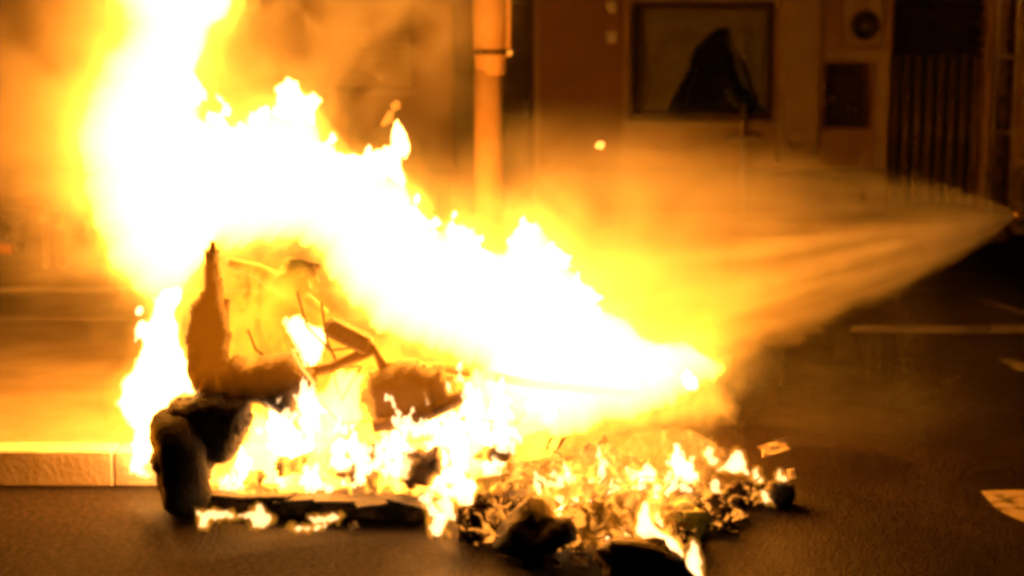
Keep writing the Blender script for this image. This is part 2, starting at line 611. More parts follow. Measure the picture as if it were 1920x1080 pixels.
# ------------------------------------------------------------------ the building behind
bld = root('building', (0, WALL_Y, .12), 'ochre stucco house front with a wide dark window behind the fire', 'building')

def X_(px, py=200, Y=WALL_Y): return P(px, py, Y).x
def Z_(py, Y=WALL_Y): return P(960, py, Y).z

def rect(px0, px1, py0, py1, Y=WALL_Y):
    pm = (py0 + py1) / 2
    return (X_(px0, pm, Y), X_(px1, pm, Y), Z_(py1, Y), Z_(py0, Y))

R_win = rect(1180, 1452, 2, 226)
R_disc = rect(1582, 1662, -70, 86)
R_low = rect(1546, 1634, 118, 240)
R_gate = rect(1672, 1850, -120, 345); R_gate = (R_gate[0], R_gate[1], .125, R_gate[3])
R_door = rect(848, 1002, -160, 330); R_door = (R_door[0], R_door[1], .125, R_door[3])
R_lw = rect(612, 770, -60, 170)
R_lw2 = rect(-60, 62, 372, 505)
holes = [R_win, R_disc, R_low, R_gate, R_door, R_lw]

def holed_wall(x0, x1, z0, z1, holes, Y, depth):
    xs = sorted({x0, x1, *[h[0] for h in holes], *[h[1] for h in holes]})
    zs = sorted({z0, z1, *[h[2] for h in holes], *[h[3] for h in holes]})
    vs, fs = [], []
    def quad(*p):
        o = len(vs); vs.extend(Vector(q) for q in p); fs.append((o, o + 1, o + 2, o + 3))
    for i in range(len(xs) - 1):
        for j in range(len(zs) - 1):
            cx, cz = (xs[i] + xs[i + 1]) / 2, (zs[j] + zs[j + 1]) / 2
            if any(h[0] < cx < h[1] and h[2] < cz < h[3] for h in holes):
                continue
            quad((xs[i], Y, zs[j]), (xs[i + 1], Y, zs[j]), (xs[i + 1], Y, zs[j + 1]), (xs[i], Y, zs[j + 1]))
    for h in holes:
        a, b, c, d = h
        quad((a, Y, c), (a, Y, d), (a, Y + depth, d), (a, Y + depth, c))
        quad((b, Y, d), (b, Y, c), (b, Y + depth, c), (b, Y + depth, d))
        quad((a, Y, d), (b, Y, d), (b, Y + depth, d), (a, Y + depth, d))
        quad((b, Y, c), (a, Y, c), (a, Y + depth, c), (b, Y + depth, c))
    return vs, fs

v, f = holed_wall(-14, 14, .1, 7.5, holes, WALL_Y, .3)
obj('wall', v, f, M['stucco'], bld)
v, f = box((0, WALL_Y + 3.2, 3.8), 28, .2, 7.4); obj('rear_wall', v, f, M['stucco'], bld)
v, f = box((0, WALL_Y + 1.7, 7.6), 28.4, 3.6, .2); obj('roof', v, f, M['plinth'], bld)
for s in (-1, 1):
    v, f = box((s * 13.9, WALL_Y + 1.6, 3.8), .2, 3.0, 7.3); obj('side_wall', v, f, M['stucco'], bld)
# plinth in lengths between the openings
for a, b in ((-14, R_door[0]), (R_door[1], R_gate[0] - .02), (R_gate[1] + .02, 14)):
    v, f = bevbox(((a + b) / 2, WALL_Y - .02, .33), b - a, .09, .44, .012); obj('plinth', v, f, M['plinth'], bld)
# pilaster
pr = rect(1462, 1540, -200, 330)
v, f = bevbox(((pr[0] + pr[1]) / 2, WALL_Y - .015, 2.9), pr[1] - pr[0], .12, 4.6, .02); obj('pilaster', v, f, M['trim'], bld)
# brown board panel between the door and the window
pr = rect(1012, 1166, -160, 320)
v, f = bevbox(((pr[0] + pr[1]) / 2, WALL_Y - .012, (pr[2] + pr[3]) / 2), pr[1] - pr[0], .05, pr[3] - pr[2], .01)
bp_ = obj('board_panel', v, f, M['brownboard'], bld)
for pxa, pya in ((1146, 14), (1146, 70)):
    c = P(pxa, pya, WALL_Y - .05); v, f = bevbox(c, .1, .05, .1, .01); obj('bracket', v, f, M['steel'], bp_)

# wide window
win = obj('window', *merge(
    bevbox(((R_win[0] + R_win[1]) / 2, WALL_Y + .07, R_win[3] - .035), R_win[1] - R_win[0], .08, .07, .008),
    bevbox(((R_win[0] + R_win[1]) / 2, WALL_Y + .07, R_win[2] + .035), R_win[1] - R_win[0], .08, .07, .008),
    bevbox((R_win[0] + .03, WALL_Y + .07, (R_win[2] + R_win[3]) / 2), .06, .079, R_win[3] - R_win[2] - .142, .008),
    bevbox((R_win[1] - .03, WALL_Y + .07, (R_win[2] + R_win[3]) / 2), .06, .079, R_win[3] - R_win[2] - .142, .008)), M['darkwood'], bld)
v, f = box(((R_win[0] + R_win[1]) / 2, WALL_Y + .07, (R_win[2] + R_win[3]) / 2), R_win[1] - R_win[0] - .122, .008, R_win[3] - R_win[2] - .142)
obj('pane', v, f, M['glass'], win)
v, f = bevbox(((R_win[0] + R_win[1]) / 2, WALL_Y - .03, R_win[2] - .03), R_win[1] - R_win[0] + .1, .16, .055, .01)
obj('sill', v, f, M['trim'], win)
# blind behind the glass
bx0, bx1 = R_win[0] - .1, R_win[1] + .1
v, f = box(((bx0 + bx1) / 2, WALL_Y + .62, R_win[3] - .3), bx1 - bx0, .03, 1.5); obj('blind', v, f, M['blind'], win)
v, f = box(((bx0 + bx1) / 2, WALL_Y + .7, .5), bx1 - bx0, .03, 1.0); obj('backboard', v, f, M['darkwood'], win)
c0 = P(1345, 140, WALL_Y + .36)
dv, df = inflate([[(1350, 52), (1362, 58), (1368, 95), (1392, 130), (1415, 190), (1425, 262), (1235, 262), (1262, 190), (1288, 140), (1302, 95), (1326, 76)]], WALL_Y + .36, .12, .14, 40, cell=9, rough=5, seed=3)
zmin = min(p[2] for p in dv)
dsp = root('draped_display', (c0.x, c0.y, .12), 'dark pointed draped shape standing behind the wide window glass', 'display')
obj('drape', dv, df, M['cloth'], dsp, smooth=True)
for pts in ([(1378, 92), (1386, 130), (1400, 165)], [(1362, 165), (1374, 190), (1384, 203)]):
    obj('pale_streak', *tube([P(px, py, WALL_Y + .22) for px, py in pts], [.012, .02, .01], 6), M['paper'], dsp, smooth=True)  # pale streaks, modelled as thin tubes
v, f = bevbox((c0.x, c0.y, .12 + (zmin - .12) / 2 + .02), .7, .26, zmin - .12 + .06, .02); obj('stand', v, f, M['darkwood'], dsp)
# pale ledge bench under the window
lr = P(1392, 259, WALL_Y - .35)
bench = root('wall_shelf', (lr.x, lr.y, .12), 'small pale shelf on a thin leg below the dark window', 'shelf')
v, f = bevbox(lr, .32, .3, .03, .008); obj('shelf_top', v, f, M['paper'], bench)
v, f = tube([(lr.x, lr.y, lr.z - .01), (lr.x, lr.y, .12)], .02, 8); obj('leg', v, f, M['steel'], bench)
v, f = tube([(lr.x + .02, lr.y + .1, lr.z + .01), (lr.x + .02, lr.y + .1, lr.z + .3)], .02, 8); obj('upright', v, f, M['trim'], bench)

# panel with a round vent, and the dark box below it
vp = obj('vent_panel', *bevbox(((R_disc[0] + R_disc[1]) / 2, WALL_Y + .06, (R_disc[2] + R_disc[3]) / 2), R_disc[1] - R_disc[0] - .006, .06, R_disc[3] - R_disc[2] - .006, .02), M['trim'], bld)
vc = P(1624, 48, WALL_Y)
obj('vent_ring', *torus((vc.x, WALL_Y + .03, vc.z), .115, .028, (0, 1, 0), 28, 8), M['iron'], vp, smooth=True)
obj('vent_disc', *tube([(vc.x, WALL_Y + .025, vc.z), (vc.x, WALL_Y + .035, vc.z)], .112, 24), M['iron'], vp)
obj('vent_boss', *tube([(vc.x, WALL_Y + .0, vc.z), (vc.x, WALL_Y + .03, vc.z)], [.025, .045], 16), M['steel'], vp)
lb = obj('recess_back', *box(((R_low[0] + R_low[1]) / 2, WALL_Y + .28, (R_low[2] + R_low[3]) / 2), R_low[1] - R_low[0] - .004, .02, R_low[3] - R_low[2] - .004), M['darkwood'], bld)
for px, py in ((1557, 185), (1595, 200)):
    c = P(px, py, WALL_Y + .2)
    obj('knob', *tube([(c.x, WALL_Y + .16, c.z), (c.x, WALL_Y + .2, c.z), (c.x, WALL_Y + .27, c.z)], [.02, .035, .015], 12), M['steel'], lb, smooth=True)
tr = rect(1640, 1664, 96, 330)
obj('door_jamb', *bevbox(((tr[0] + tr[1]) / 2, WALL_Y - .01, (tr[2] + tr[3]) / 2), tr[1] - tr[0], .08, tr[3] - tr[2], .01), M['trim'], bld)
obj('ledge', *bevbox((P(1606, 102, WALL_Y).x, WALL_Y - .015, Z_(103)), .54, .1, .1, .01), M['trim'], bld)

# dark door behind the post
dm = (R_door[0] + R_door[1]) / 2
door = obj('door', *box((dm, WALL_Y + .26, (R_door[2] + R_door[3]) / 2), R_door[1] - R_door[0] - .006, .05, R_door[3] - R_door[2] - .006), M['darkwood'], bld)
for sx in (-.19, .19):
    for z0, z1 in ((.35, 1.05), (1.2, 2.1)):
        obj('door_panel', *bevbox((dm + sx, WALL_Y + .225, (z0 + z1) / 2), .28, .025, z1 - z0, .008), M['darkwood'], door)
obj('handle', *tube([(dm + .32, WALL_Y + .2, 1.05), (dm + .32, WALL_Y + .2, 1.2)], .012, 8), M['steel'], door)
# window with a lowered pale shutter, behind the smoke
sw = obj('shuttered_window', *bevbox(((R_lw[0] + R_lw[1]) / 2, WALL_Y + .2, (R_lw[2] + R_lw[3]) / 2), R_lw[1] - R_lw[0] - .006, .03, R_lw[3] - R_lw[2] - .006, .008), M['plinth'], bld)
zz = R_lw[2] + .06
while zz < R_lw[3] - .04:
    obj('slat', *bevbox(((R_lw[0] + R_lw[1]) / 2, WALL_Y + .17, zz), R_lw[1] - R_lw[0] - .03, .02, .066, .006), M['blind'], sw); zz += .075
obj('sill', *bevbox(((R_lw[0] + R_lw[1]) / 2, WALL_Y - .03, R_lw[2] - .03), R_lw[1] - R_lw[0] + .12, .14, .055, .01), M['trim'], sw)

# gate
gx = (R_gate[0] + R_gate[1]) / 2
gate = root('metal_gate', (gx, WALL_Y + .12, .125), 'dark metal gate of upright bars under a slatted grille', 'gate')
gw = R_gate[1] - R_gate[0]
zt = Z_(102)
for z in (.2, zt):
    obj('rail', *bevbox((gx, WALL_Y + .12, z), gw - .02, .04, .05, .006), M['iron'], gate)
nb = 8
for i in range(nb):
    xx = R_gate[0] + .07 + (gw - .14) * i / (nb - 1)
    obj('bar', *tube([(xx, WALL_Y + .095, .22), (xx, WALL_Y + .095, zt - .02)], .013, 8), M['iron2'], gate, smooth=True)
zz = zt + .1
while zz < R_gate[3] - .03:
    obj('slat', *bevbox((gx, WALL_Y + .12, zz), gw - .02, .03, .05, .006, Euler((.5, 0, 0))), M['iron'], gate); zz += .11
obj('backing_sheet', *box((gx, WALL_Y + .24, (R_gate[2] + R_gate[3]) / 2), gw - .01, .02, R_gate[3] - R_gate[2] - .01), M['iron'], gate)

# ------------------------------------------------------------------ posts
def post(Y, px, label):
    p = P(px, 300, Y)
    return root('street_post', (p.x, Y, .12), label, 'post'), p.x
POST_Y = 8.2
pt, px_ = post(POST_Y, 916, 'thick orange-lit street post with a collar, behind the flames')
sg = F / (POST_Y * CT + .6)
zc = P(916, 98, POST_Y).z
zs = P(916, 142, POST_Y).z
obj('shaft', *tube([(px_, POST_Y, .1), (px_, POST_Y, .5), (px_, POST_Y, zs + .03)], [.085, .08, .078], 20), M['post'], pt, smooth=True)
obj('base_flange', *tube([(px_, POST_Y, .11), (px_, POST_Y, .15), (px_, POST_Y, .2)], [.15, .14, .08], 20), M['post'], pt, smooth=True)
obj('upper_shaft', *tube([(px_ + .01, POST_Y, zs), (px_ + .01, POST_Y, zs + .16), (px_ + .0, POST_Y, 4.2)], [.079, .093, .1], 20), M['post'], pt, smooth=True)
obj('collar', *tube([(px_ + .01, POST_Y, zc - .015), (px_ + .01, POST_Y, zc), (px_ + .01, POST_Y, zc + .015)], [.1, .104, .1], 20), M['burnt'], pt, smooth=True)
obj('side_tube', *tube([(px_ + .105, POST_Y - .01, zs + .1), (px_ + .108, POST_Y - .01, 4.1)], .02, 10), M['post'], pt, smooth=True)
for z in (zc, zc + .3):
    obj('clip', *bevbox((px_ + .11, POST_Y - .02, z), .05, .05, .03, .006), M['steel'], pt)

RP_Y = 12.2
pt, px_ = post(RP_Y, 1873, 'slim dark street post at the right edge above the hose nozzle')
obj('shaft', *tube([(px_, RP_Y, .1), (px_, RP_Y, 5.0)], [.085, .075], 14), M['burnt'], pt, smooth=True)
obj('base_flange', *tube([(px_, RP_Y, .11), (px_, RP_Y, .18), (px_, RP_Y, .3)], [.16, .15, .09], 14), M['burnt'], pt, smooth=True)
for dx in (-.075, .08):
    obj('side_tube', *tube([(px_ + dx, RP_Y - .07, .15), (px_ + dx, RP_Y - .07, 5.0)], .014, 8), M['steel'], pt, smooth=True)  # bright steel tubes stand in for vertical highlights on the shaft
for z in (1.0, 1.6, 2.2):
    obj('clip', *bevbox((px_, RP_Y - .085, z), .2, .02, .03, .004), M['steel'], pt)

# bollards and a dark bin, far left
for i, (px, py, lab) in enumerate(((82, 384, 'thin bollard with a pale top, the left one beside the flames'), (111, 398, 'thin bollard with a pale top, the one nearest the flames'))):
    Yb = 10.4
    tp = P(px, py, Yb)
    b = root('bollard', (tp.x, Yb, .12), lab, 'bollard', 'bollards left of the fire')
    obj('shaft', *tube([(tp.x, Yb, .11), (tp.x, Yb, tp.z - .12)], .03, 12), M['burnt'], b, smooth=True)
    obj('pale_top', *tube([(tp.x, Yb, tp.z - .12), (tp.x, Yb, tp.z - .02), (tp.x, Yb, tp.z)], [.034, .034, .018], 12), M['paint'], b, smooth=True)
Yb = 11.5
c = P(10, 520, Yb)
bn = root('wheeled_bin', (c.x, Yb, .12), 'dark bin with an orange reflector at the left edge', 'bin')
zt = P(20, 385, Yb).z
obj('body', *merge(bevbox((c.x, Yb, .12 + .06 + (zt - .24) / 2), .5, .5, zt - .24, .04)), M['char'], bn)
obj('lid', *bevbox((c.x, Yb, zt - .03), .55, .56, .08, .02), M['char'], bn)
for s in (-1, 1):
    obj('wheel', *torus((c.x + s * .18, Yb - .2, .19), .05, .022, (1, 0, 0), 16, 6), M['tyre'], bn, smooth=True)
q = P(8, 468, Yb - .27)
obj('reflector', *bevbox(q, .13, .02, .1, .006), M['reflector'], bn)
q = P(18, 443, Yb - .27)
obj('catch', *bevbox(q, .04, .03, .05, .008), M['steel'], bn)

# ------------------------------------------------------------------ hose nozzle and water spray
NZ = P(1910, 402, 6.0)
TGT = P(1130, 498, 5.65)
ax = (TGT - NZ).normalized()
hn_ = root('fire_hose', (NZ.x + .5, NZ.y, 0), 'hose nozzle at the right edge spraying water at the fire', 'hose')
obj('nozzle', *tube([NZ + ax * .02, NZ - ax * .03, NZ - ax * .06, NZ - ax * .16, NZ - ax * .2], [.02, .028, .036, .03, .04], 16), M['brass'], hn_, smooth=True)
obj('grip_ring', *torus(NZ - ax * .12, .036, .008, ax, 20, 8), M['tyre'], hn_, smooth=True)
h0 = NZ - ax * .2
obj('hose_line', *tube([h0, h0 - ax * .3 + Vector((0, 0, -.03)), h0 - ax * .7 + Vector((0, .1, -.35)), h0 - ax * .9 + Vector((0, .15, -.85)), h0 - ax * 1.3 + Vector((0, .2, -.985 + .12)), h0 - ax * 3.3 + Vector((0, .4, -.88))], .035, 12), M['hose'], hn_, smooth=True)

L = 2.5
RA, RB, RC = .11, .18, .31                      # the fan opens fast, then runs on almost straight
def fan_r(x): return .014 + RA * (1 - math.exp(-x / RB)) + RC * x
nseg = 28
xs_ = [.004, .02, .045, .08, .12, .18, .26, .36, .5, .7, 1.0, 1.4, 1.9, 2.3, L]
vs, fs = [], []
for xx in xs_:
    rr = fan_r(xx)
    for k in range(nseg):
        an = 2 * math.pi * k / nseg
        vs.append(Vector((xx, rr * math.cos(an) * .8, rr * math.sin(an))))
nr = len(xs_) - 1
for i in range(nr):
    for k in range(nseg):
        fs.append((i * nseg + k, i * nseg + (k + 1) % nseg, (i + 1) * nseg + (k + 1) % nseg, (i + 1) * nseg + k))
fs.append(tuple(reversed(range(nseg)))); fs.append(tuple(range(nr * nseg, (nr + 1) * nseg)))

sm, sn, sl = new_mat('water spray')
sn.remove(sn['Principled BSDF'])
vv = sn.new('ShaderNodeVolumePrincipled')
vv.inputs['Color'].default_value = (.98, .96, .93, 1)
vv.inputs['Anisotropy'].default_value = 0
tc = sn.new('ShaderNodeTexCoord')
sx = sn.new('ShaderNodeSeparateXYZ'); sl.new(tc.outputs['Object'], sx.inputs[0])
def mth(op, a, b=None, c=None, nodes=sn, links=sl):
    q = nodes.new('ShaderNodeMath'); q.operation = op
    for i, z in enumerate((a, b, c)):
        if z is None: continue
        if isinstance(z, (int, float)): q.inputs[i].default_value = z
        else: links.new(z, q.inputs[i])
    return q.outputs[0]
def mrange(v, a, b, c, d, smooth=True, nodes=sn, links=sl):
    q = nodes.new('ShaderNodeMapRange')
    if smooth: q.interpolation_type = 'SMOOTHSTEP'
    for i, z in zip(('From Min', 'From Max', 'To Min', 'To Max'), (a, b, c, d)): q.inputs[i].default_value = z
    links.new(v, q.inputs['Value'])
    return q.outputs['Result']
xo = sx.outputs['X']
fr_ = mth('ADD', mth('MULTIPLY_ADD', mth('SUBTRACT', 1.0, mth('EXPONENT', mth('DIVIDE', xo, -RB))), RA, .014), mth('MULTIPLY', xo, RC))
ty = mth('DIVIDE', sx.outputs['Y'], fr_)
tz = mth('DIVIDE', sx.outputs['Z'], fr_)
rad = mth('SQRT', mth('ADD', mth('MULTIPLY', mth('MULTIPLY', ty, 1.25), mth('MULTIPLY', ty, 1.25)), mth('MULTIPLY', tz, tz)))
cv = sn.new('ShaderNodeCombineXYZ'); sl.new(ty, cv.inputs[0]); sl.new(tz, cv.inputs[1]); sl.new(mth('MULTIPLY', xo, .25), cv.inputs[2])
nz = sn.new('ShaderNodeTexNoise'); nz.inputs['Scale'].default_value = 5.0; nz.inputs['Detail'].default_value = 4; nz.inputs['Distortion'].default_value = .15
sl.new(cv.outputs[0], nz.inputs['Vector'])
gr = sn.new('ShaderNodeTexNoise'); gr.inputs['Scale'].default_value = 9; gr.inputs['Detail'].default_value = 4
sl.new(tc.outputs['Object'], gr.inputs['Vector'])
streak = mth('MULTIPLY', mrange(nz.outputs['Fac'], .38, .62, .15, 1.7), mrange(gr.outputs['Fac'], .3, .7, .7, 1.3))
rag = mth('ADD', rad, mth('MULTIPLY', mth('SUBTRACT', gr.outputs['Fac'], .5), .5))      # ragged edge
edge = mrange(rag, .98, .62, 0, 1)
low = mrange(tz, .2, -.05, .3, 1.1)                # most water goes into the lower half of the fan
conc = mth('DIVIDE', .15, mth('MULTIPLY', mth('ADD', fr_, .02), mth('ADD', fr_, .02)))
endf = mrange(xo, L, L - 1.4, 0, 1)
dn = mth('MULTIPLY', mth('MULTIPLY', mth('MULTIPLY', streak, edge), mth('MULTIPLY', low, conc)), endf)
sl.new(dn, vv.inputs['Density'])
sl.new(vv.outputs['Volume'], sn['Material Output'].inputs['Volume'])
sm.cycles.volume_step_rate = .8
spray = bpy.data.objects.new('water_spray', bpy.data.meshes.new('water_spray'))
spray.data.from_pydata([tuple(p) for p in vs], [], fs)
spray.data.materials.append(sm)
COL.objects.link(spray)
zaxis = (Vector((0, 0, 1)) - ax * ax.z).normalized()
yaxis = zaxis.cross(ax)
spray.matrix_world = Matrix.Translation(NZ + ax * .02) @ Matrix((ax, yaxis, zaxis)).transposed().to_4x4()
tag(spray, 'fan of misty water spraying from the right edge onto the fire', 'water spray')

# ------------------------------------------------------------------ smoke and steam
def puff(name, px, py, Y, rx, ry, rz, mat, label, seed, cat):
    c = P(px, py, Y)
    v, f = chunk((0, 0, 0), rx, ry, rz, seed, .04)
    o = obj(name, [p + c for p in v], f, mat, None, True, origin=c)
    return tag(o, label, cat, 'smoke and steam round the fire')
puff('smoke', 150, 190, 6.0, .95, .8, 1.15, smoke_mat('smoke a', 1.1, 2.3, .42, .62), 'glowing smoke round the tall flame at the left', 21, 'smoke')
puff('smoke', 620, 70, 7.0, 1.1, .7, .72, smoke_mat('smoke b', 3.0, 2.7, .46, .57), 'brown smoke drifting above the middle of the fire', 22, 'smoke')
puff('steam', 1150, 455, 6.45, 1.25, .65, .68, smoke_mat('steam', 3.6, 2.4, .3, .7, (.95, .92, .88)), 'bright steam where the water meets the fire', 23, 'steam')

puff('mist', 1640, 700, 6.0, 1.05, .8, .6, smoke_mat('mist', .22, 1.8, .3, .75, (.95, .92, .88), step=3.0), 'thin brown mist hanging over the road right of the fire', 24, 'mist')

# ------------------------------------------------------------------ the burning scooter
SY = 4.93
scoot = root('motor_scooter', G(640, 985), 'charred motor scooter wrapped in flames, its front wheel to the left', 'scooter')
def part(name, polys, Y, front, back, R, mat, **k):
    v, f = inflate(polys, Y, front, back, R, **k)
    return obj(name, v, f, mat, scoot, True)
# front wheel, turned towards the camera
wc = P(337, 872, 4.9)
wc.z = .192
wax = Vector((.93, .33, .12))
whl = obj('front_wheel', *torus(wc, .132, .06, wax, 40, 14, 1.3, .03), M['tyre'], scoot, True)
obj('rim', *torus(wc, .08, .02, wax, 32, 8, 2.0), M['burnt'], whl, True)
obj('melted_hub_cover', *chunk(wc, .07, .1, .1, 77, .2), M['char'], whl, True)
obj('hub', *tube([wc - wax.normalized() * .07, wc + wax.normalized() * .07], [.03, .03], 14), M['burnt'], whl, True)
for k in range(5):
    a = 2 * math.pi * k / 5 + .3
    e1 = wax.cross(Vector((0, 0, 1))).normalized(); e2 = wax.cross(e1).normalized()
    d = e1 * math.cos(a) + e2 * math.sin(a)
    obj('spoke', *tube([wc + d * .02, wc + d * .085], [.03, .036], 8), M['burnt'], whl, True)
part('front_fender', [[(320, 750), (372, 742), (400, 735), (468, 748), (470, 790), (455, 830), (432, 866), (400, 866), (396, 896), (380, 900), (352, 890), (330, 880), (300, 884), (286, 860), (302, 790)]], SY - .02, .09, .12, 34, M['char'], rough=4, rscale=40, seed=4, cell=6)
part('leg_shield', [[(384, 470), (400, 455), (412, 470), (414, 520), (426, 580), (432, 640), (424, 700), (412, 760), (372, 752), (352, 700), (350, 640), (362, 570), (386, 535)]], SY + .12, .05, .06, 26, M['char'], rough=4, rscale=50, seed=5, cell=6)
part('floor_tunnel', [[(404, 690), (440, 672), (520, 664), (560, 676), (588, 700), (596, 722), (566, 742), (560, 770), (545, 792), (520, 770), (480, 754), (440, 768), (402, 760)]], SY + .1, .1, .12, 30, M['char'], rough=5, rscale=45, seed=6, cell=6)
fk = [P(418, 560, SY + .16), P(398, 700, SY + .1), P(362, 830, SY - .0)]
obj('fork', *tube(fk, [.03, .034, .028], 10), M['burnt'], scoot, True)
hb = obj('handlebar', *tube([P(428, 492, SY + .46), P(480, 508, SY + .48), P(540, 542, SY + .48), P(610, 592, SY + .48)], [.016, .03, .042, .022], 10), M['burnt'], scoot, True)
obj('headset', *chunk(P(556, 520, SY + .49), .075, .05, .06, 71, .3), M['char'], hb, True)
obj('mirror_stem', *tube([P(402, 540, SY + .1), P(404, 500, SY + .1), P(398, 452, SY + .1)], [.012, .013, .01], 8), M['burnt'], scoot, True)
# seat hinge block left standing
a, b = P(618, 612, SY + .2), P(688, 645, SY + .22)
d = (b - a); ang = math.atan2(-d.z, d.x)
blk = obj('seat_hinge', *bevbox((a + b) / 2, d.length + .03, .1, .062, .012, Euler((0, ang, 0))), M['char'], scoot)
obj('cable', *tube([P(548, 655, SY - .02), P(566, 690, SY - .02), P(592, 722, SY - .02)], .006, 8), M['ember'], scoot, True)
obj('frame_tube', *tube([P(560, 700, SY + .15), P(620, 690, SY + .18), P(700, 655, SY + .22), P(720, 690, SY + .22)], [.02, .02, .022, .02], 10), M['burnt'], scoot, True)
part('rear_body', [[(676, 745), (690, 706), (730, 682), (780, 676), (830, 690), (852, 716), (878, 738), (872, 756), (820, 778), (770, 790), (735, 806), (705, 792)]], SY + .2, .12, .14, 36, M['char'], rough=6, rscale=50, seed=8, cell=6)
obj('exhaust', *tube([P(700, 800, SY + .06), P(780, 785, SY + .06), P(860, 748, SY + .08), P(874, 740, SY + .08)], [.022, .026, .026, .016], 10), M['burnt'], scoot, True)
part('engine', [[(745, 862), (765, 842), (800, 848), (818, 838), (830, 850), (826, 890), (800, 912), (768, 916), (748, 895)]], SY + .03, .06, .1, 22, M['burnt'], rough=6, rscale=30, seed=9, cell=6)
rw = P(1010, 880, SY + 1.25); rw.z = .2
rwl = obj('rear_wheel', *torus(rw, .15, .055, (.35, -.93, .05), 36, 12, 1.1, .02), M['tyre'], scoot, True)
obj('rim', *torus(rw, .105, .02, (.35, -.93, .05), 28, 8, 1.6), M['burnt'], rwl, True)
obj('rear_frame', *tube([P(720, 690, SY + .22), P(840, 690, SY + .5), P(1000, 720, SY + .9), P(1200, 740, SY + .95)], [.02, .02, .018, .016], 10), M['burnt'], scoot, True)
rr = random.Random(3)
for k in range(6):                                   # melted cables and stays hanging in the flames
    x0, y0 = rr.uniform(410, 640), rr.uniform(520, 700)
    x1, y1 = x0 + rr.uniform(40, 170), y0 + rr.uniform(-10, 120)
    xm, ym = (x0 + x1) / 2 + rr.uniform(-20, 20), (y0 + y1) / 2 + rr.uniform(25, 70)
    yy = SY + rr.uniform(.1, .3)
    obj('stay', *tube([P(x0, y0, yy), P(x0 * .7 + xm * .3, y0 * .4 + ym * .6, yy + .01), P(xm, ym, yy + .02), P(x1, y1, yy + .04)], [.004, .005, .006, .003], 7), M['char'], scoot, True)

rr = random.Random(9)
for k, (px, py, s_) in enumerate(((540, 872, .035), (585, 905, .02), (655, 890, .022), (700, 902, .028), (690, 850, .03), (470, 900, .025), (845, 905, .022), (920, 850, .03), (915, 800, .02))):
    obj('dark_lump', *chunk(P(px, py, 5.03), s_ * 1.5, s_, s_ * .9, 90 + k, .6), M['burnt'], scoot, True)  # dark lumps added to read as gaps in the flame bed
# ------------------------------------------------------------------ rubbish
board = root('scorched_board', G(600, 990), 'long scorched board lying on the road right of the front wheel', 'board')
a, b = G(395, 962), G(815, 985)
d = b - a
v, f = bevbox((a + b) / 2 + Vector((0, .09, .035)), d.length, .2, .055, .012, Euler((0, 0, math.atan2(d.y, d.x))))
bd = obj('board_face', v, f, M['ash'], board)
for k in range(6):
    t = .08 + .17 * k
    c = a + d * t + Vector((0, .02, .065))
    obj('cracked_flake', *bevbox(c, .16 + .06 * random.random(), .1, .012, .004, Euler((random.uniform(-.1, .1), random.uniform(-.12, .12), random.uniform(-.5, .5)))), M['char'], board)

# the heap itself, uncountable
parts = []
heap_px = [(960, 905), (1010, 880), (1060, 870), (1110, 880), (1160, 880), (1210, 885), (1260, 890), (1000, 935), (1060, 920), (1120, 930), (1180, 935), (1230, 930), (1290, 940), (1130, 975), (1090, 985), (1180, 985), (1230, 965), (1340, 920)]
for i in range(330):
    px, py = random.choice(heap_px)
    px += random.gauss(0, 34); py += random.gauss(0, 15)
    g = G(px, min(1040, py + 55))
    z = max(0.012, random.uniform(0, .13) * math.exp(-((px - 1110) / 170) ** 2))
    s = random.uniform(.012, .046)
    if random.random() < .22:
        q = Vector((g.x, g.y, z + .03)); e = Vector((random.uniform(-.09, .09), random.uniform(-.05, .05), random.uniform(-.02, .07)))
        parts.append(tube([q, q + e * .5 + Vector((0, 0, .02)), q + e], [.005, .006, .003], 6))
    elif random.random() < .3:
        parts.append(bevbox((g.x, g.y, z + .02), s * random.uniform(1.5, 3.5), s * random.uniform(1, 2.2), .008, .003, Euler((random.uniform(-.9, .9), random.uniform(-.9, .9), random.uniform(0, 3)))))
    else:
        parts.append(chunk((g.x, g.y, z + .015), s * random.uniform(.8, 1.6), s, s * random.uniform(.5, 1.1), i, .4, random.uniform(0, 3)))
tag(obj('rubbish_heap', *merge(*parts), M['smoulder'], None), 'heap of smouldering burnt rubbish in front of the fire', 'rubbish', kind='stuff')

def lump(name, px, py, sx, sy, sz, mat, label, cat, seed, rough=.3, zoff=None, pieces=2):
    g = G(px, py)
    r = root(name, (g.x, g.y, 0), label, cat)
    obj('body', *chunk((g.x, g.y + sy * .6, sz * .85 if zoff is None else zoff), sx, sy, sz, seed, rough), mat, r, True)
    rr = random.Random(seed)
    for k in range(pieces):
        obj('torn_edge', *bevbox((g.x + rr.uniform(-.6, .6) * sx, g.y + sy * .4, sz * rr.uniform(.9, 1.5)), sx * .4, .008, sz * .4, .003, Euler((rr.uniform(-.8, .8), rr.uniform(-.6, .6), rr.uniform(0, 3)))), mat, r)
    return r
lump('burnt_bag', 905, 1020, .085, .08, .075, M['smoulder'], 'round charred bag with a pale rim, left end of the rubbish heap', 'bag', 31)
lump('burnt_bag', 1000, 1062, .11, .09, .09, M['char'], 'dark slumped bag in front of the heap, below the small pale flame', 'bag', 32)
lump('burnt_bag', 1210, 1115, .135, .09, .085, M['char'], 'large dark bag cut by the bottom edge, left of the lone flame', 'bag', 33)
lump('burnt_tin', 1170, 1012, .04, .04, .045, M['char'], 'small dark tin ringed by flames in the rubbish heap', 'tin', 34, .12, .1, 1)
lump('plastic_bag', 1292, 1012, .07, .05, .055, M['green'], 'greenish plastic bag at the right end of the burning heap', 'bag', 35)
lump('burnt_bag', 1400, 950, .085, .06, .045, M['smoulder'], 'low grey lump under the small flame on the far right', 'bag', 36)
